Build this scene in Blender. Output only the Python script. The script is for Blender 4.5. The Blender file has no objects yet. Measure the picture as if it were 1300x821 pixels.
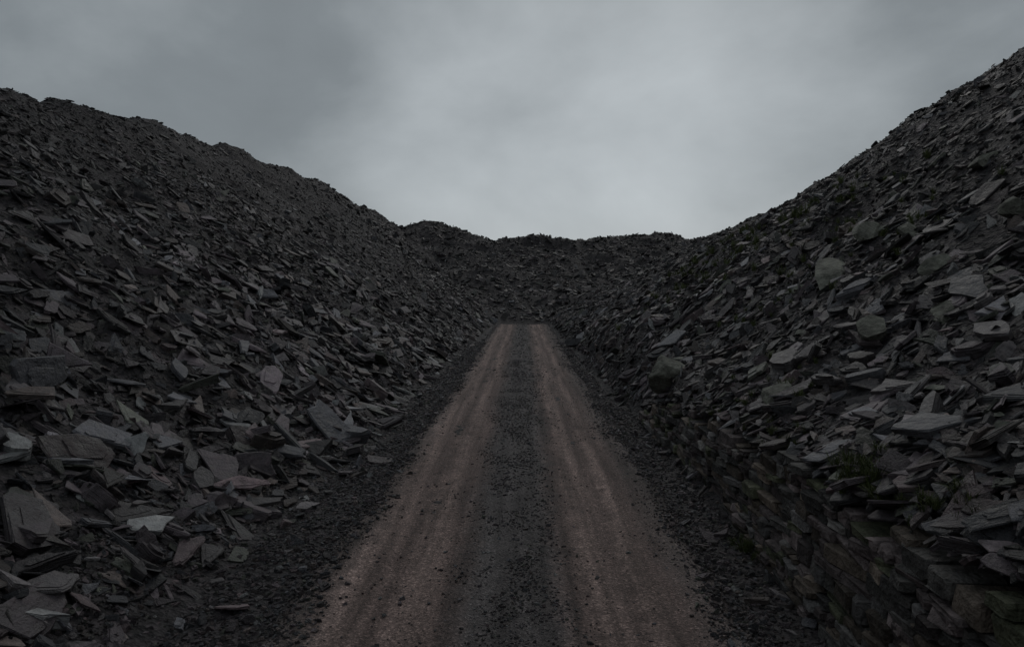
import bpy, math, numpy as np
from mathutils import Vector
rng=np.random.default_rng(7)
sc=bpy.context.scene
sc.view_settings.view_transform='Standard'
sc.view_settings.look='None'
sc.view_settings.exposure=0
CAMH=2.92

# ---------------------------------------------------------------- noise
def _h(ix,iy,s):
    n=(ix.astype(np.int64)*374761393+iy.astype(np.int64)*668265263+s*974634777)&0xffffffff
    n=((n^(n>>13))*1274126177)&0xffffffff
    n=n^(n>>16)
    return (n&0xffff)/65535.0
def vn(x,y,s=0):
    ix=np.floor(x);iy=np.floor(y);fx=x-ix;fy=y-iy
    fx=fx*fx*(3-2*fx);fy=fy*fy*(3-2*fy)
    a=_h(ix,iy,s);b=_h(ix+1,iy,s);c=_h(ix,iy+1,s);d=_h(ix+1,iy+1,s)
    return (a*(1-fx)+b*fx)*(1-fy)+(c*(1-fx)+d*fx)*fy*1.0-0.5
def fbm(x,y,s=0,o=4):
    r=0;a=1.0
    for i in range(o):
        r=r+a*vn(x*2**i+17.3*i,y*2**i-9.1*i,s+i);a*=.5
    return r

# ---------------------------------------------------------------- terrain height
def I(Y,xs,ys): return np.interp(Y,xs,ys)
def smin(a,b,k):
    h=np.clip(.5+.5*(b-a)/k,0,1); return b*(1-h)+a*h-k*h*(1-h)
def smax(a,b,k): return -smin(-a,-b,k)
WALL_Y0,WALL_Y1=1.0,16.5
def height(X,Y,detail=True):
    base=np.where(Y>57,-0.006*np.clip(Y-57,0,25)**2,0)
    tl=I(Y,[0,20,37,60,100],[2.95,3.05,2.7,2.4,2.2])+.5*fbm(Y*.22,Y*0+3,5,3)
    sl=I(Y,[0,20,40],[.725,.73,.74])
    Hl=I(Y,[-15,5,21,25,30,37,48,58,86,100,112,140],[8.6,8.7,8.85,9.25,9.75,11.0,11.6,12.3,13.6,12.9,9,6])
    d=-X-tl
    rl=sl*d
    capd=d-Hl/sl
    zl=smin(rl,Hl-.22*np.clip(capd,0,200),.5)
    sr=I(Y,[0,22,27,36,46,52,67,75,100],[.79,.78,.71,.61,.56,.52,.48,.45,.42])
    Hr=I(Y,[-15,0,15,20,22,25.5,27.3,29.5,36,46,52,67,75,90,110,140],[10.9,10.9,11.2,11.3,11.3,11.2,10.4,9.8,9.8,10.2,9.5,9.2,8.3,9,9,6])
    tr=2.35+.35*fbm(Y*.3,Y*0+9,8,3)+I(Y,[14,19,40,60],[.35,0,-.1,-.2])
    wallb=I(Y,[0,4,9,14,18,26,60],[1.66,1.56,1.36,1.22,1.1,1.0,.6])
    steep=1.5*(X-tr)
    nearw=np.clip((18-Y)/2,0,1)
    steep=steep*(1-nearw)+nearw*5.0*(X-2.74)
    lin=wallb+sr*(X-3.0)
    capr=(X-3.0)-(Hr-wallb)/sr
    zr=smin(smin(steep,lin,.15),Hr-.22*np.clip(capr,0,200),.5)
    Yb=64
    Hb=I(X,[-60,-25,-14.5,-10.5,-6.5,-2.5,3.5,9.5,13.5,19.5,23,60],[9,10.3,10.9,11.0,9.7,8.75,8.95,9.6,9.4,9.2,9.6,9])
    sb=.34
    zb=sb*(Y-Yb)
    capb=(Y-Yb)-Hb/sb
    zb=smin(zb,Hb-.2*np.clip(capb,0,200),.6)
    z=smax(smax(zl,zr,.12+.38*np.clip((Y-18)/6,0,1)),zb,1.2)
    m=np.clip(z/1.2,0,1)
    z=smax(z,base,.12)
    if detail:
        n=.75*fbm(X*.13,Y*.13,20,3)*np.where(X<0,.5,1.0)+.36*fbm(X*.55,Y*.55,30,3)+.13*fbm(X*2.2,Y*2.2,40,3)
        n=n+.35*fbm(X*.06,Y*.35,50,3)*np.clip(z/4,0,1)*np.where(X<0,.7,1.0)
        far=np.clip((Y-62)/12,0,1)
        n=n+far*(1.1*fbm(X*.16+4,Y*.1,53,3)+.35*fbm(X*.9,Y*.5,54,2))
        calm=1-.75*np.clip((4.2-X)/1.2,0,1)*np.clip(X/2,0,1)*np.clip((19-Y)/2,0,1)
        z=z+n*m*calm
        z=z+.02*fbm(X*1.5,Y*1.5,60,2)*(1-m)
    return z
def normals(X,Y,e=.15):
    hx=(height(X+e,Y)-height(X-e,Y))/(2*e); hy=(height(X,Y+e)-height(X,Y-e))/(2*e)
    n=np.stack([-hx,-hy,np.ones_like(hx)],1)
    return n/np.linalg.norm(n,axis=1)[:,None]
def walltop(y):
    return np.interp(y,[0,4,9,13,17],[1.36,1.28,1.08,.82,.2])+.36*fbm(y*.6,y*0+1.,12,3)

# ---------------------------------------------------------------- helpers
def link(o,parent=None):
    sc.collection.objects.link(o)
    if parent: o.parent=parent
    return o
def grid_mesh(name,xs,ys,Z,mat,smooth=True):
    nx,ny=len(xs),len(ys)
    XX,YY=np.meshgrid(xs,ys)
    co=np.stack([XX.ravel(),YY.ravel(),Z.ravel()],1)
    i=np.arange(nx*ny).reshape(ny,nx)
    f=np.stack([i[:-1,:-1],i[:-1,1:],i[1:,1:],i[1:,:-1]],-1).reshape(-1,4)
    me=bpy.data.meshes.new(name)
    me.vertices.add(len(co));me.vertices.foreach_set('co',co.astype(np.float32).ravel())
    me.loops.add(f.size);me.loops.foreach_set('vertex_index',f.astype(np.int32).ravel())
    me.polygons.add(len(f));me.polygons.foreach_set('loop_start',np.arange(0,f.size,4,dtype=np.int32))
    me.polygons.foreach_set('use_smooth',np.full(len(f),smooth))
    me.update();me.validate()
    me.materials.append(mat)
    return bpy.data.objects.new(name,me)

class NT:
    def __init__(s,name):
        s.m=bpy.data.materials.new(name);s.m.use_nodes=True;s.t=s.m.node_tree
        s.b=s.t.nodes['Principled BSDF']
    def n(s,ty,**k):
        x=s.t.nodes.new(ty)
        for a,v in k.items():
            if a.startswith('i_'):
                key=a[2:]; key=int(key) if key.isdigit() else key.replace('_',' ')
                x.inputs[key].default_value=v
            else: setattr(x,a,v)
        return x
    def l(s,a,b): s.t.links.new(a,b)
    def ramp(s,src,stops):
        r=s.n('ShaderNodeValToRGB')
        e=r.color_ramp.elements
        e[0].position,e[0].color=stops[0][0],(*stops[0][1],1)
        e[1].position,e[1].color=stops[-1][0],(*stops[-1][1],1)
        for p,c in stops[1:-1]:
            q=e.new(p);q.color=(*c,1)
        s.l(src,r.inputs[0]);return r.outputs[0]
    def mix(s,f,a,b,mode='MIX'):
        x=s.n('ShaderNodeMix',data_type='RGBA',blend_type=mode)
        for v,i in ((f,0),(a,6),(b,7)):
            if isinstance(v,bpy.types.NodeSocket): s.l(v,x.inputs[i])
            else: x.inputs[i].default_value=v if i==0 else (*v,1)
        return x.outputs[2]
    def math(s,op,a,b=None,clamp=False):
        x=s.n('ShaderNodeMath',operation=op,use_clamp=clamp)
        for v,i in ((a,0),(b,1)):
            if v is None: continue
            if isinstance(v,bpy.types.NodeSocket): s.l(v,x.inputs[i])
            else: x.inputs[i].default_value=v
        return x.outputs[0]

def mat_scree():
    k=NT('fine_slate_debris')
    tc=k.n('ShaderNodeTexCoord').outputs['Object']
    v1=k.n('ShaderNodeTexVoronoi',i_Scale=9.0);k.l(tc,v1.inputs['Vector'])
    v2=k.n('ShaderNodeTexVoronoi',i_Scale=26.0);k.l(tc,v2.inputs['Vector'])
    n1=k.n('ShaderNodeTexNoise',i_Scale=.5,i_Detail=6.0);k.l(tc,n1.inputs['Vector'])
    sep=k.n('ShaderNodeSeparateColor');k.l(v1.outputs['Color'],sep.inputs[0])
    c=k.ramp(sep.outputs[0],[(0,(.011,.010,.0105)),(.6,(.026,.023,.024)),(1,(.048,.042,.044))])
    sep2=k.n('ShaderNodeSeparateColor');k.l(v2.outputs['Color'],sep2.inputs[0])
    c2=k.ramp(sep2.outputs[1],[(0,(.5,.5,.5)),(1,(1.5,1.45,1.5))])
    c=k.mix(1.0,c,c2,'MULTIPLY')
    c3=k.ramp(n1.outputs[0],[(.35,(.7,.7,.7)),(.65,(1.15,1.1,1.1))])
    c=k.mix(1.0,c,c3,'MULTIPLY')
    k.l(c,k.b.inputs['Base Color']);k.b.inputs['Roughness'].default_value=.75
    k.b.inputs['Specular IOR Level'].default_value=.3
    h=k.math('ADD',k.math('MULTIPLY',v1.outputs['Distance'],.6),k.math('MULTIPLY',v2.outputs['Distance'],.25))
    bp=k.n('ShaderNodeBump',i_Strength=.9,i_Distance=.08);k.l(h,bp.inputs['Height']);k.l(bp.outputs[0],k.b.inputs['Normal'])
    return k.m
def mat_slate(name,moss=0.0):
    k=NT(name)
    at=k.n('ShaderNodeAttribute',attribute_type='INSTANCER',attribute_name='tint')
    tc=k.n('ShaderNodeTexCoord').outputs['Object']
    ad=k.n('ShaderNodeVectorMath',operation='ADD');k.l(tc,ad.inputs[0])
    mu=k.n('ShaderNodeVectorMath',operation='SCALE');k.l(at.outputs['Vector'],mu.inputs[0]);mu.inputs['Scale'].default_value=900.
    k.l(mu.outputs[0],ad.inputs[1])
    n=k.n('ShaderNodeTexNoise',i_Scale=4.0,i_Detail=5.0,i_Roughness=.72);k.l(ad.outputs[0],n.inputs['Vector'])
    c=k.ramp(n.outputs[0],[(.3,(.42,.40,.39)),(.5,(1,1,1)),(.7,(1.6,1.56,1.52))])
    c=k.mix(1.0,at.outputs['Color'],c,'MULTIPLY')
    if moss>0:
        sp=k.n('ShaderNodeSeparateColor');k.l(n.outputs['Color'],sp.inputs[0])
        f=k.ramp(sp.outputs[1],[(.54,(0,0,0)),(.68,(moss,moss,moss))])
        c=k.mix(f,c,(.078,.072,.058))
    k.l(c,k.b.inputs['Base Color'])
    r=k.n('ShaderNodeMapRange');r.inputs[1].default_value=.3;r.inputs[2].default_value=.7;r.inputs[3].default_value=.36;r.inputs[4].default_value=.78
    k.l(n.outputs[0],r.inputs[0]);k.l(r.outputs[0],k.b.inputs['Roughness'])
    k.b.inputs['Specular IOR Level'].default_value=.42
    mp=k.n('ShaderNodeMapping');mp.inputs['Scale'].default_value=(1.5,1.5,45);k.l(ad.outputs[0],mp.inputs[0])
    n3=k.n('ShaderNodeTexNoise',i_Scale=1.5,i_Detail=2.0);k.l(mp.outputs[0],n3.inputs['Vector'])
    h=k.math('ADD',k.math('MULTIPLY',n3.outputs[0],.5),n.outputs[0])
    bp=k.n('ShaderNodeBump',i_Strength=.85,i_Distance=.07);k.l(h,bp.inputs['Height']);k.l(bp.outputs[0],k.b.inputs['Normal'])
    return k.m
def mat_road():
    k=NT('gravel_track_surface')
    tc=k.n('ShaderNodeTexCoord').outputs['Object']
    nw=k.n('ShaderNodeTexNoise',i_Scale=.35,i_Detail=4.0);k.l(tc,nw.inputs['Vector'])
    nw2=k.n('ShaderNodeTexNoise',i_Scale=3.0,i_Detail=6.0,i_Roughness=.65);k.l(tc,nw2.inputs['Vector'])
    sx=k.n('ShaderNodeSeparateXYZ');k.l(tc,sx.inputs[0])
    X=k.math('ADD',sx.outputs[0],k.math('MULTIPLY',k.math('SUBTRACT',nw.outputs[0],.5),.45))
    X=k.math('ADD',X,k.math('MULTIPLY',k.math('SUBTRACT',nw2.outputs[0],.5),.4))
    f=k.n('ShaderNodeMapRange');k.l(X,f.inputs[0]);f.inputs[1].default_value=-2.4;f.inputs[2].default_value=2.4
    P=lambda x:(x+2.4)/4.8
    red=(.250,.180,.160);red2=(.135,.095,.085);g=(.088,.077,.076);g2=(.118,.092,.085)
    c=k.ramp(f.outputs[0],[(P(-2.3),g),(P(-1.95),g2),(P(-1.62),red),(P(-1.35),red2),(P(-1.0),red),(P(-.78),red2),(P(-.45),g),(P(.2),g),(P(.5),red2),(P(.72),red),(P(.98),red2),(P(1.15),red),(P(1.35),red2),(P(1.6),g2),(P(2.1),g)])
    mp=k.n('ShaderNodeMapping');mp.inputs['Scale'].default_value=(6,.22,1);k.l(tc,mp.inputs[0])
    ns=k.n('ShaderNodeTexNoise',i_Scale=1.0,i_Detail=5.0);k.l(mp.outputs[0],ns.inputs['Vector'])
    c=k.mix(1.0,c,k.ramp(ns.outputs[0],[(.3,(.5,.49,.48)),(.7,(1.45,1.44,1.43))]),'MULTIPLY')
    v=k.n('ShaderNodeTexVoronoi',i_Scale=50.0);k.l(tc,v.inputs['Vector'])
    v2=k.n('ShaderNodeTexVoronoi',i_Scale=110.0);k.l(tc,v2.inputs['Vector'])
    s1=k.n('ShaderNodeSeparateColor');k.l(v.outputs['Color'],s1.inputs[0])
    c=k.mix(1.0,c,k.ramp(s1.outputs[0],[(0,(.55,.55,.55)),(.7,(1.0,1,1)),(.93,(1.35,1.35,1.35)),(1,(2.0,2.0,2.0))]),'MULTIPLY')
    s2=k.n('ShaderNodeSeparateColor');k.l(v2.outputs['Color'],s2.inputs[0])
    c=k.mix(1.0,c,k.ramp(s2.outputs[0],[(0,(.65,.65,.65)),(1,(1.35,1.35,1.35))]),'MULTIPLY')
    c=k.mix(1.0,c,k.ramp(nw2.outputs[0],[(.3,(.75,.75,.75)),(.7,(1.2,1.2,1.2))]),'MULTIPLY')
    k.l(c,k.b.inputs['Base Color']);k.b.inputs['Roughness'].default_value=.8
    k.b.inputs['Specular IOR Level'].default_value=.3
    h=k.math('ADD',k.math('MULTIPLY',v.outputs['Distance'],.8),k.math('MULTIPLY',v2.outputs['Distance'],.4))
    h=k.math('ADD',h,nw2.outputs[0])
    bp=k.n('ShaderNodeBump',i_Strength=.6,i_Distance=.025);k.l(h,bp.inputs['Height']);k.l(bp.outputs[0],k.b.inputs['Normal'])
    return k.m
def mat_plain(name,c1,c2,scale=3.,rough=.8,attr=None):
    k=NT(name)
    tc=k.n('ShaderNodeTexCoord').outputs['Object']
    n=k.n('ShaderNodeTexNoise',i_Scale=scale,i_Detail=8.0,i_Roughness=.65);k.l(tc,n.inputs['Vector'])
    c=k.ramp(n.outputs[0],[(.35,c1),(.65,c2)])
    if attr:
        a=k.n('ShaderNodeAttribute',attribute_type='GEOMETRY',attribute_name=attr)
        c=k.mix(1.0,c,a.outputs['Color'],'MULTIPLY')
    k.l(c,k.b.inputs['Base Color']);k.b.inputs['Roughness'].default_value=rough
    k.b.inputs['Specular IOR Level'].default_value=.3
    n2=k.n('ShaderNodeTexNoise',i_Scale=scale*4,i_Detail=6.0);k.l(tc,n2.inputs['Vector'])
    bp=k.n('ShaderNodeBump',i_Strength=.9,i_Distance=.05);k.l(n2.outputs[0],bp.inputs['Height']);k.l(bp.outputs[0],k.b.inputs['Normal'])
    return k.m
M_scree=mat_scree();M_slab=mat_slate('slate_slab',.4);M_road=mat_road();M_gravel=mat_slate('slate_chippings',0)
M_grass=mat_plain('grass_blades',(.05,.075,.018),(.11,.12,.04),2.,.6)
M_ground=mat_plain('moorland',(.03,.035,.02),(.06,.055,.035),.05)
M_wall=mat_plain('wall_stone',(.45,.43,.40),(1.5,1.45,1.36),7.,.75,'tint')
M_boulder=mat_plain('lichen_boulder',(.06,.057,.048),(.21,.21,.175),4.,.8)

# ---------------------------------------------------------------- setting meshes
g=bpy.data.meshes.new('ground')
S=3000
g.from_pydata([(-S,-S,-1.6),(S,-S,-1.6),(S,S,-1.6),(-S,S,-1.6)],[],[(0,1,2,3)])
g.materials.append(M_ground);link(bpy.data.objects.new('ground',g))

def heap(name,x0,x1,y0,y1,st):
    xs=np.arange(x0,x1+st/2,st);ys=np.arange(y0,y1+st/2,st)
    XX,YY=np.meshgrid(xs,ys)
    Z=height(XX,YY)
    return link(grid_mesh(name,xs,ys,np.maximum(Z,-2.0),M_scree))
H_left=heap('slate_spoil_heap',-66,0,-14,64,.25)
H_right=heap('slate_spoil_heap',0,66,-14,64,.25)
H_back=heap('hill',-66,66,64,150,.4)

xs=np.arange(-2.5,2.31,.04);ys=np.arange(-8,68,.07)
XX,YY=np.meshgrid(xs,ys)
wob=.12*fbm(YY*.35,YY*0,71,3)
Xw=XX-wob
rut=lambda c,w,d:-d*np.exp(-((Xw-c)/w)**2)
Z=.045+rut(-1.2,.38,.035)+rut(.82,.36,.035)+.018*fbm(XX*3,YY*1.2,72,3)+.01*fbm(XX*12,YY*12,75,2)
edge=np.maximum(np.clip((-Xw-1.95)/.35,0,1),np.clip((Xw-1.75)/.35,0,1))
Z=Z-edge*.09+.05*edge*fbm(XX*2,YY*2,73,3)
Z=Z+np.where(YY>57,-0.006*np.clip(YY-57,0,25)**2,0)
road=link(grid_mesh('gravel_road',xs,ys,Z,M_road))
def roadz(X,Y): 
    Xw=X-.12*fbm(Y*.35,Y*0,71,3)
    z=.045-.035*np.exp(-((Xw+1.2)/.38)**2)-.035*np.exp(-((Xw-.82)/.36)**2)
    e=np.maximum(np.clip((-Xw-1.95)/.35,0,1),np.clip((Xw-1.75)/.35,0,1))
    return z-e*.05

# ---------------------------------------------------------------- slab variants
def from_py(name,V,F,mat,smooth=False):
    me=bpy.data.meshes.new(name);me.from_pydata(V,[],F);me.update()
    me.materials.append(mat)
    return bpy.data.objects.new(name,me)
def slab_geo(r,wid,th):
    nb=r.choice([3,4,4,4,5])
    a=(np.arange(nb)+r.uniform(-.28,.28,nb))/nb*2*math.pi+r.uniform(0,6.28)
    rad=r.uniform(.75,1.1,nb)
    P=[np.array([math.cos(x)*q,math.sin(x)*q]) for x,q in zip(a,rad)]
    Q=[]
    for i in range(nb):
        p=P[i];pp=P[i-1];pn=P[(i+1)%nb]
        if r.random()<.7:
            c1,c2=r.uniform(.06,.3),r.uniform(.06,.3)
            Q.append(p+(pp-p)*c1);Q.append(p+(pn-p)*c2)
        else: Q.append(p)
        for tt in sorted(r.uniform(.32,.68,r.integers(0,3))):
            m=p*(1-tt)+pn*tt;Q.append(m*(1-r.uniform(-.05,.12)))
    Q=np.array(Q);Q-=Q.mean(0)
    ex=np.ptp(Q[:,0]);ey=np.ptp(Q[:,1])
    ox=Q[:,0]/ex;oy=Q[:,1]/ey*wid
    n=len(ox)
    V=[];F=[]
    def ring(sc_,z,jit,ox,oy,tz=(0,0)):
        s=len(V)
        for i in range(len(ox)):
            V.append((ox[i]*sc_+r.normal()*jit,oy[i]*sc_+r.normal()*jit*.7,z+tz[0]*ox[i]+tz[1]*oy[i]+r.normal()*jit*.12))
        return s
    def side(a0,b0,n):
        for i in range(n):
            j=(i+1)%n;F.append((a0+i,a0+j,b0+j,b0+i))
    t=(r.normal()*.04,r.normal()*.06)
    r0=ring(.95,-th/2,.015,ox,oy);r2=ring(1.0,th*.25,.015,ox,oy,t);r3=ring(.955,th/2,.01,ox,oy,t)
    F.append(tuple(range(r0+n-1,r0-1,-1)))
    side(r0,r2,n);side(r2,r3,n)
    F.append(tuple(range(r3,r3+n)))
    if r.random()<.5:
        s=r.uniform(.45,.8);dx,dy=r.uniform(-.1,.1),r.uniform(-.08,.08)*wid
        ox2=ox*s+dx;oy2=oy*s+dy
        q0=ring(1,th*.3,.015,ox2,oy2,t);q1=ring(.97,th*.5+th*r.uniform(.12,.35),.012,ox2,oy2,t)
        side(q0,q1,n);F.append(tuple(range(q1,q1+n)))
    return V,F
slabs=bpy.data.collections.new('slate_slab_shapes')
NS=44;NF=36
for i in range(NS):
    r=np.random.default_rng(100+i)
    V,F=slab_geo(r,r.uniform(.2,.68),r.uniform(.04,.11) if i<NF else r.uniform(.16,.32))
    slabs.objects.link(from_py('slab_%02d'%i,V,F,M_slab))
chips=bpy.data.collections.new('chipping_shapes')
for i in range(12):
    r=np.random.default_rng(300+i)
    V,F=slab_geo(r,r.uniform(.5,.9),r.uniform(.22,.5))
    chips.objects.link(from_py('chip_%02d'%i,V,F,M_gravel))

def instancer(name,pos,rot,scl,tint,coll,ncoll,parent=None):
    N=len(pos)
    me=bpy.data.meshes.new(name);me.vertices.add(N);me.vertices.foreach_set('co',pos.astype(np.float32).ravel())
    for nm,d,ty in (('rot',rot,'FLOAT_VECTOR'),('scl',scl,'FLOAT_VECTOR'),('tint',tint,'FLOAT_VECTOR')):
        a=me.attributes.new(nm,ty,'POINT');a.data.foreach_set('vector',d.astype(np.float32).ravel())
    a=me.attributes.new('idx','INT','POINT');a.data.foreach_set('value',rng.integers(0,ncoll,N).astype(np.int32))
    me.update()
    o=bpy.data.objects.new(name,me);link(o,parent)
    t=bpy.data.node_groups.new(name,'GeometryNodeTree')
    t.interface.new_socket('Geometry',in_out='INPUT',socket_type='NodeSocketGeometry')
    t.interface.new_socket('Geometry',in_out='OUTPUT',socket_type='NodeSocketGeometry')
    gi=t.nodes.new('NodeGroupInput');go=t.nodes.new('NodeGroupOutput')
    ip=t.nodes.new('GeometryNodeInstanceOnPoints');ci=t.nodes.new('GeometryNodeCollectionInfo')
    ci.inputs['Collection'].default_value=coll;ci.inputs['Separate Children'].default_value=True;ci.inputs['Reset Children'].default_value=True
    def na(nm,ty):
        x=t.nodes.new('GeometryNodeInputNamedAttribute');x.data_type=ty;x.inputs['Name'].default_value=nm
        return [q for q in x.outputs if q.enabled and q.name=='Attribute'][0]
    er=t.nodes.new('FunctionNodeEulerToRotation')
    L=t.links.new
    L(gi.outputs[0],ip.inputs['Points']);L(ci.outputs[0],ip.inputs['Instance']);ip.inputs['Pick Instance'].default_value=True
    L(na('idx','INT'),ip.inputs['Instance Index']);L(na('rot','FLOAT_VECTOR'),er.inputs[0]);L(er.outputs[0],ip.inputs['Rotation'])
    L(na('scl','FLOAT_VECTOR'),ip.inputs['Scale']);L(ip.outputs[0],go.inputs[0])
    m=o.modifiers.new('scatter','NODES');m.node_group=t
    return o
def eulers(n,yaw):
    d=np.stack([np.cos(yaw),np.sin(yaw),np.zeros_like(yaw)],1)
    x=d-n*np.sum(d*n,1)[:,None];x/=np.linalg.norm(x,axis=1)[:,None]+1e-9
    y=np.cross(n,x)
    ry=np.arcsin(np.clip(-x[:,2],-1,1));rx=np.arctan2(y[:,2],n[:,2]);rz=np.arctan2(x[:,1],x[:,0])
    return np.stack([rx,ry,rz],1)
def tints(N,val,sig=.65):
    pal=np.array([[1.16,.94,1.03],[1.0,.98,1.08],[1.22,.97,.90],[1.10,.98,1.0],[1.02,1.05,.86],[1.24,.92,.96]])
    c=pal[rng.choice(6,N,p=[.30,.24,.12,.2,.06,.08])]
    v=val*np.exp(rng.normal(0,sig,N))
    return np.clip(c*v[:,None],.006,.22)
def scatter(name,parent,xr,yr,dens,size,sig,val,jit,coll,nc,maskf,lift=.25,steep=.08,hs=.06,mx=3.0,hf=None,nf=None):
    A=(xr[1]-xr[0])*(yr[1]-yr[0]);N=int(A*dens)
    X=rng.uniform(*xr,N);Y=rng.uniform(*yr,N)
    p=maskf(X,Y);k=rng.random(N)<p
    X,Y=X[k],Y[k];N=len(X)
    nrm=normals(X,Y,.35) if nf is None else np.tile(np.array(nf)/np.linalg.norm(nf),(N,1))
    z0=height(X,Y) if hf is None else hf(X,Y)
    sz=size*np.exp(rng.normal(0,sig,N))
    sz=np.clip(sz,size*.35,size*mx)
    sz*=np.clip(1.08-hs*z0,.5,1.1)
    j=rng.normal(0,1,(N,3))*jit
    st=rng.random(N)<steep
    j[st]*=3.0
    n=nrm+j;n/=np.linalg.norm(n,axis=1)[:,None]
    n[n[:,2]<0]*=-1
    R=eulers(n,rng.uniform(0,2*math.pi,N))
    Z=z0+sz*lift*rng.uniform(-.15,.55,N)
    S=np.stack([sz,sz*rng.uniform(.7,1.25,N),sz*rng.uniform(.6,1.5,N)],1)
    low=fbm(X*.25,Y*.25,90,3)
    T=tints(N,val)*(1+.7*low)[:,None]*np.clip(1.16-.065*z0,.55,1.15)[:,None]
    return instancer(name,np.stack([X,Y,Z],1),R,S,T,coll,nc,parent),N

def slope_amt(X,Y):
    return height(X,Y,False)
def ridge_ok(X,Y):
    z=height(X,Y,False)
    s=np.sign(X)
    zin=height(X-s*2.5,Y,False)
    zin2=height(X,Y-2.5,False)
    return (z>np.minimum(zin,zin2)-.35)
def mL(X,Y):
    z=slope_amt(X,Y);return np.clip(z*4+.05,0,1)*ridge_ok(X,Y)
def mLbig(X,Y):
    z=slope_amt(X,Y);n=fbm(X*.35,Y*.35,33,3)
    return np.clip(z*3,0,1)*ridge_ok(X,Y)*np.clip(1.05-.13*z+1.5*n,.0,1)
def wallmask(X,Y): return ~((X<3.25)&(Y<WALL_Y1))
def mR(X,Y): return mL(X,Y)*wallmask(X,Y)
def mRbig(X,Y): return mLbig(X,Y)*wallmask(X,Y)*(~((X<3.6)&(Y<WALL_Y1)))
L=slabs
tot=0
for args,kw in [
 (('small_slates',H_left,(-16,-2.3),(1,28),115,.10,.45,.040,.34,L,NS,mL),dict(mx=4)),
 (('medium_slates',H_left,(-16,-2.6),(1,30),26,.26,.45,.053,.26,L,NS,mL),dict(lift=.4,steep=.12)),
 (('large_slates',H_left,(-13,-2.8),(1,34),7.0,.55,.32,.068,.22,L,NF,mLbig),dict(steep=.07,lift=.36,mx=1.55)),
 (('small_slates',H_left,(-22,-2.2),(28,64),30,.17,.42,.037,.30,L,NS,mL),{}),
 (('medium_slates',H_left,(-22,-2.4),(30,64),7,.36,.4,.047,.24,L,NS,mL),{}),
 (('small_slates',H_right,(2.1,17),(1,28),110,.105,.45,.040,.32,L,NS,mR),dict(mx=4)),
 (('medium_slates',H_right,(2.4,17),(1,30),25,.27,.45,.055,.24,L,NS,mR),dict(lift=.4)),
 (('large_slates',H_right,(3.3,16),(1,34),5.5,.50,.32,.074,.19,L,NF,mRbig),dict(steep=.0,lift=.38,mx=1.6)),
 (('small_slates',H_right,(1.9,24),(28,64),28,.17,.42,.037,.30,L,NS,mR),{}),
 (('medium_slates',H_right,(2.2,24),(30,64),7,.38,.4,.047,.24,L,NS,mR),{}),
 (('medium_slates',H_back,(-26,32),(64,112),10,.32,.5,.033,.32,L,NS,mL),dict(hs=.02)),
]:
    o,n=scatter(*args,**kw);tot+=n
print('slabs',tot)

def chip_scatter(name,parent,xr,yr,dens,size,val,maskf):
    A=(xr[1]-xr[0])*(yr[1]-yr[0]);N=int(A*dens)
    X=rng.uniform(*xr,N);Y=yr[0]+(yr[1]-yr[0])*rng.random(N)**1.3
    k=rng.random(N)<maskf(X,Y);X,Y=X[k],Y[k];N=len(X)
    sz=np.clip(size*np.exp(rng.normal(0,.45,N)),size*.4,size*4)
    j=rng.normal(0,.35,(N,3));n=np.array([0,0,1.])+j;n/=np.linalg.norm(n,axis=1)[:,None];n[:,2]=abs(n[:,2])
    Z=np.maximum(height(X,Y),np.where((X>-2.2)&(X<2.0),roadz(X,Y),-1))+sz*.05
    S=np.stack([sz,sz*rng.uniform(.7,1.2,N),sz*rng.uniform(.6,1.2,N)],1)
    T=tints(N,val,.5)
    return instancer(name,np.stack([X,Y,Z],1),eulers(n,rng.uniform(0,6.28,N)),S,T,chips,12,parent)
def mcen(X,Y):
    Xw=X+.4*fbm(X*1.5,Y*.6,81,3)
    a=np.exp(-((Xw+.12)/.42)**2)
    b=np.clip((Xw-1.4)/.5,0,1)+np.clip((-Xw-1.8)/.4,0,1)
    return np.clip(.03+a*.75+b*.8,0,1)
chip_scatter('road_chippings',road,(-2.3,2.1),(4,30),1000,.019,.115,mcen)
chip_scatter('road_chippings',road,(-2.3,2.1),(24,60),130,.032,.115,mcen)
chip_scatter('verge_chippings',H_left,(-4.0,-1.7),(3,40),420,.038,.076,lambda X,Y:np.clip(1.3-.7*height(X,Y,False),0,1)*np.clip((-X-1.75+.5*fbm(X*1.2,Y*1.2,83,2))*2.5,.02,1))
chip_scatter('verge_chippings',H_right,(1.55,3.3),(3,40),420,.038,.072,lambda X,Y:np.clip((X-1.65+.5*fbm(X*1.2,Y*1.2,84,2))*2.5,.02,1)*(height(X,Y)<.5))
scatter('fallen_slates',H_left,(-4.0,-2.2),(3,40),34,.13,.65,.055,.2,L,NF,lambda X,Y:np.clip((-X-2.2+.6*fbm(X*.8,Y*.8,85,2))/1.1,0,1)**2,mx=4)
scatter('fallen_slates',H_right,(1.8,2.7),(3,40),8,.12,.5,.06,.16,L,NS,lambda X,Y:np.clip((X-1.7)/.8,0,1)*(height(X,Y)<.5))

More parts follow.
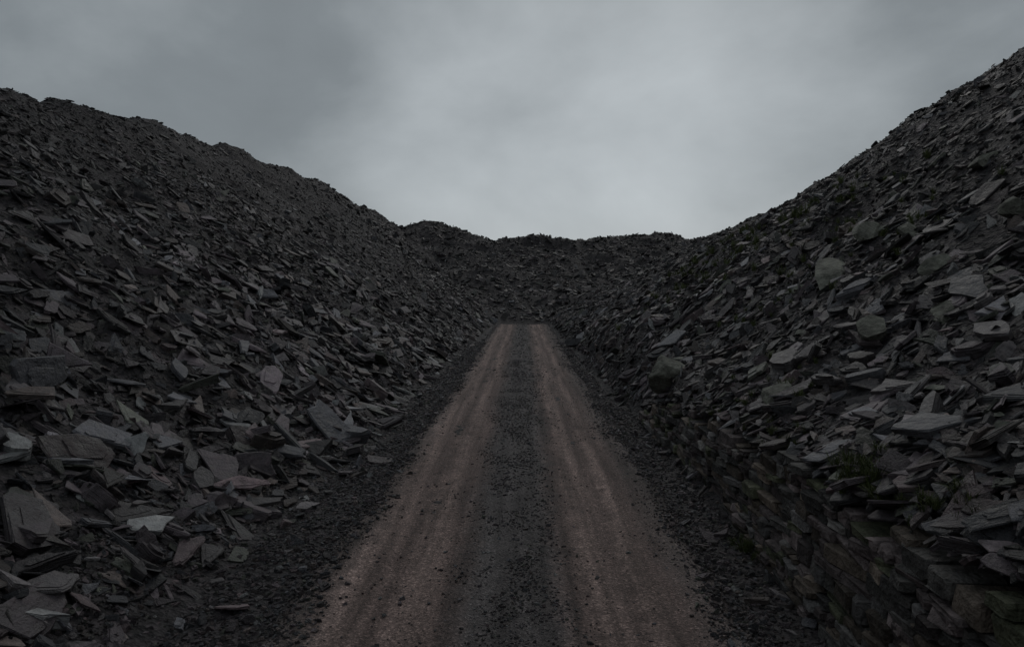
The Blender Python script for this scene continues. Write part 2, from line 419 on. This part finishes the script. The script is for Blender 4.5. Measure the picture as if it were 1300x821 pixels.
# ---------------------------------------------------------------- dry stone wall
def wallface(y,z):
    return 2.60+.15*z+.16*fbm(y*.5,z*1.2,13,3)+.15*fbm(y*.2,y*0+5.,14,2)
def wall():
    r=np.random.default_rng(5)
    V=[];F=[];T=[]
    A_=lambda q:np.array([float(q)])
    def stone(cx,cy,cz,l,h,d,rotz,col,roll):
        s=len(V)
        oct_=[(-1,-.75),(-.85,-1),(.85,-1),(1,-.75),(1,.77),(.85,1),(-.85,1),(-1,.77)]
        jc=r.normal(0,.09,(4,2));jit=np.repeat(jc,2,axis=0)+r.normal(0,.035,(8,2))
        jit=np.roll(jit,-1,axis=0)
        tx=r.normal(0,.09);tz=r.normal(0,.06)
        for k,(dx,sc_) in enumerate([(-.5,.86),(-.43,1.0),(.5,.97)]):
            for i,(a,b) in enumerate(oct_):
                y=(a+jit[i,0])*l/2*sc_;z=(b+jit[i,1]*1.3)*h/2*sc_;x=dx*d+r.normal(0,.011)+tx*y+tz*z
                z2=z+y*roll
                cr,sr=math.cos(rotz),math.sin(rotz)
                V.append((cx+x*cr-y*sr,cy+x*sr+y*cr,cz+z2))
        F.append(tuple(s+7-i for i in range(8)))
        for k in range(2):
            for i in range(8):
                j=(i+1)%8;F.append((s+k*8+i,s+k*8+j,s+k*8+8+j,s+k*8+8+i))
        F.append(tuple(s+16+i for i in range(8)))
        T.extend([col]*24)
    pal=[(1.13,.95,1.0),(1,.97,.98),(1.2,1.0,.87),(1.0,.98,1.03),(1.02,1.1,.75)]
    y0=WALL_Y0
    while y0<WALL_Y1:
        seg=r.uniform(1.0,2.6);y1=min(y0+seg,WALL_Y1);z=-.08-r.uniform(0,.05)
        while z<1.7:
            h=r.choice([r.uniform(.05,.08),r.uniform(.08,.13),r.uniform(.12,.19)],p=[.3,.45,.25])
            y=y0+r.uniform(-.12,.08)
            while y<y1-.03:
                l=float(np.clip(r.lognormal(-1.3,.45),.11,.62)*(1 if h<.13 else 1.1))
                top=float(walltop(A_(y))[0])
                if z+h/2<top+r.normal(0,.04) and r.random()>.025:
                    fx=float(wallface(A_(y),A_(z))[0])
                    wz=.07*float(fbm(A_(y*.6),A_(z*.3),15,3)[0])
                    v=.088*math.exp(r.normal(0,.42))
                    p=pal[r.choice(5,p=[.25,.3,.2,.15,.1])]
                    stone(fx+.17+r.normal(0,.024),y+l/2,z+h/2+wz,l*.98,h*r.uniform(.84,1.03),.36,r.normal(0,.05),(p[0]*v,p[1]*v,p[2]*v,1),r.normal(0,.035))
                y+=l
            z+=h*.97
        y0=y1
    me=bpy.data.meshes.new('dry_stone_wall');me.from_pydata(V,[],F);me.update()
    a=me.color_attributes.new('tint','FLOAT_COLOR','POINT');a.data.foreach_set('color',np.array(T,dtype=np.float32).ravel())
    me.materials.append(M_wall)
    return link(bpy.data.objects.new('dry_stone_wall',me))
W=wall()
def bank(X,Y):
    t=walltop(Y);xf=wallface(Y,t)
    zh=height(np.full_like(Y,3.4),Y)
    f=np.clip((X-xf)/(3.4-xf),0,1)
    return t+.03+(zh-t)*f**.85
bmask=lambda X,Y:1.0*(X>wallface(Y,walltop(Y))+.05)*(walltop(Y)>.15)
scatter('wall_head_slates',W,(2.6,3.45),(1,WALL_Y1),220,.13,.5,.048,.26,L,NS,bmask,lift=.3,hf=bank,nf=(-.55,0,1),mx=3)
scatter('wall_head_slates',W,(2.75,3.45),(1,WALL_Y1),42,.27,.35,.056,.2,L,NF,bmask,lift=.3,hf=bank,nf=(-.5,0,1),steep=.03,mx=2)
scatter('wall_head_slates',W,(2.9,3.45),(1,WALL_Y1),4,.48,.25,.06,.12,L,NF,bmask,lift=.35,hf=bank,nf=(-.4,0,1),steep=.0,mx=1.4)
scatter('foot_slates',H_right,(2.15,2.55),(3,19),24,.11,.5,.055,.3,L,NS,lambda X,Y:np.clip((X-2.15)/.4+.8*fbm(Y*.7,Y*0,55,2),0,1)*(height(X,Y)<.5),lift=.4)
scatter('end_of_wall_slates',H_right,(2.3,3.5),(14.5,19),90,.17,.5,.05,.3,L,NS,lambda X,Y:np.clip(height(X,Y)*2,0,1),lift=.4)

# ---------------------------------------------------------------- boulders
import bmesh
def boulder(X,Y,L_,Wd,Hh,seed,rz=0.,tilt=(0,0)):
    r=np.random.default_rng(seed)
    bm=bmesh.new();bmesh.ops.create_icosphere(bm,subdivisions=4,radius=1)
    planes=[(Vector(r.normal(size=3)).normalized(),r.uniform(.4,.72)) for _ in range(11)]
    for v in bm.verts:
        for n,d in planes:
            e=v.co.dot(n)-d
            if e>0: v.co-=n*e
        q=v.co
        v.co+=q.normalized()*.05*float(fbm(np.array([q.x*4+seed]),np.array([q.y*4+q.z*3]),3,4)[0])
        v.co=Vector((v.co.x*L_/1.3,v.co.y*Wd/1.3,v.co.z*Hh/1.3))
    me=bpy.data.meshes.new('boulder');bm.to_mesh(me);bm.free();me.materials.append(M_boulder)
    o=bpy.data.objects.new('boulder',me);link(o)
    o.rotation_euler=(tilt[0],tilt[1],rz)
    o.location=(X,Y,float(height(np.array([X]),np.array([Y]))[0])+Hh*.4)
    return o
def ray_to_ground(px,py):
    u=(px-665)/950;v=(365-py)/950
    Y=np.arange(3,110,.05);X=u*Y;Z=CAMH+v*Y
    h=height(X,Y);i=np.argmax(h>Z);return X[i],Y[i]
for i,(a,b,L_,Wd,Hh,rz) in enumerate([(848,490,.66,.5,.5,.2),(1105,432,.5,.4,.3,.5),(1182,346,.36,.3,.26,.1),(1095,306,.55,.36,.24,.8),(1200,402,.6,.34,.2,.4),(1050,360,1.0,.5,.22,1.2),(1285,275,.45,.34,.26,.3),(985,505,.7,.4,.2,.9),(1240,215,.45,.3,.2,.2),(1150,300,.45,.3,.18,2.)]):
    X,Y=ray_to_ground(a,b)
    k=max(.85,Y/13) 
    boulder(float(X),float(Y),L_*k,Wd*k,Hh*k,40+i,rz,(0,-.45))

# ---------------------------------------------------------------- grass
def tuft_obj(i):
    r=np.random.default_rng(900+i);V=[];F=[]
    for b in range(46):
        a=r.uniform(0,6.28);rr=r.uniform(0,.25);l=r.uniform(.35,1.0);w=r.uniform(.012,.028);lean=r.uniform(.1,.9)
        bx,by=rr*math.cos(a),rr*math.sin(a);a2=a+r.normal()*.5
        dx,dy=math.cos(a2),math.sin(a2);s=len(V)
        for t in (0,.45,.8):
            o=lean*l*t*t;z=l*t*(1-.3*lean*t);ww=w*(1-.5*t)
            V.append((bx+dx*o-dy*ww,by+dy*o+dx*ww,z));V.append((bx+dx*o+dy*ww,by+dy*o-dx*ww,z))
        o=lean*l;V.append((bx+dx*o,by+dy*o,l*(1-.35*lean)))
        F+= [(s,s+1,s+3,s+2),(s+2,s+3,s+5,s+4),(s+4,s+5,s+6)]
    return from_py('tuft_%d'%i,V,F,M_grass)
tufts=bpy.data.collections.new('tuft_shapes')
for i in range(6): tufts.objects.link(tuft_obj(i))
P=[];Sz=[]
for (x0,y0,n,sp,s) in [(2.86,6.4,30,.3,.15),(2.86,5.0,16,.25,.12),(2.9,8.4,14,.4,.12),(2.45,8.3,16,.2,.12),(2.9,11.0,12,.5,.12)]:
    for _ in range(n):
        x=x0+rng.normal()*sp*.25;y=y0+rng.normal()*sp
        z=bank(np.array([x]),np.array([y]))[0] if x0>2.6 else 0.0
        P.append((x,y,float(z)+.04));Sz.append(s*rng.uniform(.6,1.3))
for (px,py,n,sp,s) in [(1040,275,60,1.5,.24),(900,340,70,2.5,.26),(1010,480,12,.5,.14),(880,345,40,2.0,.24),(1120,300,24,1.2,.18),(960,400,20,1.0,.16)]:
    X,Y=ray_to_ground(px,py)
    for _ in range(n):
        x=X+rng.normal()*sp*.5;y=Y+rng.normal()*sp
        P.append((x,y,float(height(np.array([x]),np.array([y]))[0])+.07));Sz.append(s*rng.uniform(.6,1.3))
P=np.array(P);Sz=np.array(Sz);N=len(P)
R=np.stack([rng.normal(0,.2,N),rng.normal(0,.2,N),rng.uniform(0,6.28,N)],1)
instancer('grass',P,R,np.stack([Sz,Sz,Sz],1),np.ones((N,3))*.1,tufts,6)

# ---------------------------------------------------------------- camera
cam=bpy.data.cameras.new('Camera');co=bpy.data.objects.new('Camera',cam);sc.collection.objects.link(co)
cam.sensor_width=36;cam.lens=36*950/1300
cam.shift_y=-45.5/1300
cam.clip_start=.1;cam.clip_end=6000
co.location=(0,0,CAMH);co.rotation_euler=(math.radians(90),0,math.atan(15/950))
sc.camera=co

# ---------------------------------------------------------------- sky and light
w=bpy.data.worlds.new('World');sc.world=w;w.use_nodes=True
t=w.node_tree;t.nodes.clear();Nn=t.nodes.new;Lk=t.links.new
out=Nn('ShaderNodeOutputWorld');mx=Nn('ShaderNodeMixShader')
b1=Nn('ShaderNodeBackground');b2=Nn('ShaderNodeBackground')
sky=Nn('ShaderNodeTexSky');sky.sky_type='NISHITA';sky.sun_disc=False
SE,SA=math.radians(38),math.radians(12)
sky.sun_elevation=SE;sky.sun_rotation=SA
Lk(sky.outputs[0],b1.inputs[0]);b1.inputs[1].default_value=.05
tc=Nn('ShaderNodeTexCoord')
mp=Nn('ShaderNodeMapping');mp.inputs['Scale'].default_value=(1,1,1.6);mp.inputs['Rotation'].default_value=(.2,.35,.9);Lk(tc.outputs['Generated'],mp.inputs[0])
n1=Nn('ShaderNodeTexNoise');n1.inputs['Scale'].default_value=3.4;n1.inputs['Detail'].default_value=7;n1.inputs['Roughness'].default_value=.52;n1.inputs['Distortion'].default_value=.15
mp.inputs['Location'].default_value=(5.3,2.15,8.4)
Lk(mp.outputs[0],n1.inputs['Vector'])
dp=Nn('ShaderNodeVectorMath');dp.operation='DOT_PRODUCT';Lk(tc.outputs['Generated'],dp.inputs[0])
u,v=(790-665)/950,(365-235)/950
d=Vector((u,1,v)).normalized();dp.inputs[1].default_value=d
mr=Nn('ShaderNodeMapRange');mr.interpolation_type='SMOOTHSTEP';mr.inputs[1].default_value=.915;mr.inputs[2].default_value=1.0;Lk(dp.outputs['Value'],mr.inputs[0])
def mth(op,a,b):
    x=Nn('ShaderNodeMath');x.operation=op
    for q,i in ((a,0),(b,1)):
        if isinstance(q,bpy.types.NodeSocket):Lk(q,x.inputs[i])
        else:x.inputs[i].default_value=q
    return x.outputs[0]
fac=mth('ADD',mth('MULTIPLY',mr.outputs[0],.33),mth('ADD',mth('MULTIPLY',n1.outputs[0],.62),.22))
rp=Nn('ShaderNodeValToRGB');e=rp.color_ramp.elements
e[0].position=.28;e[0].color=(.160,.178,.190,1)
e[1].position=.95;e[1].color=(.50,.54,.565,1)
q=e.new(.5);q.color=(.212,.237,.253,1)
Lk(fac,rp.inputs[0]);Lk(rp.outputs[0],b2.inputs[0]);b2.inputs[1].default_value=1.0
mx.inputs[0].default_value=.95
Lk(b1.outputs[0],mx.inputs[1]);Lk(b2.outputs[0],mx.inputs[2]);Lk(mx.outputs[0],out.inputs[0])
sl=bpy.data.lights.new('sun','SUN');sl.energy=.28;sl.angle=math.radians(25);sl.color=(1,.95,.9)
so=bpy.data.objects.new('sun',sl);sc.collection.objects.link(so)
D=Vector((math.sin(SA)*math.cos(SE),math.cos(SA)*math.cos(SE),math.sin(SE)))
so.rotation_euler=D.to_track_quat('Z','Y').to_euler()
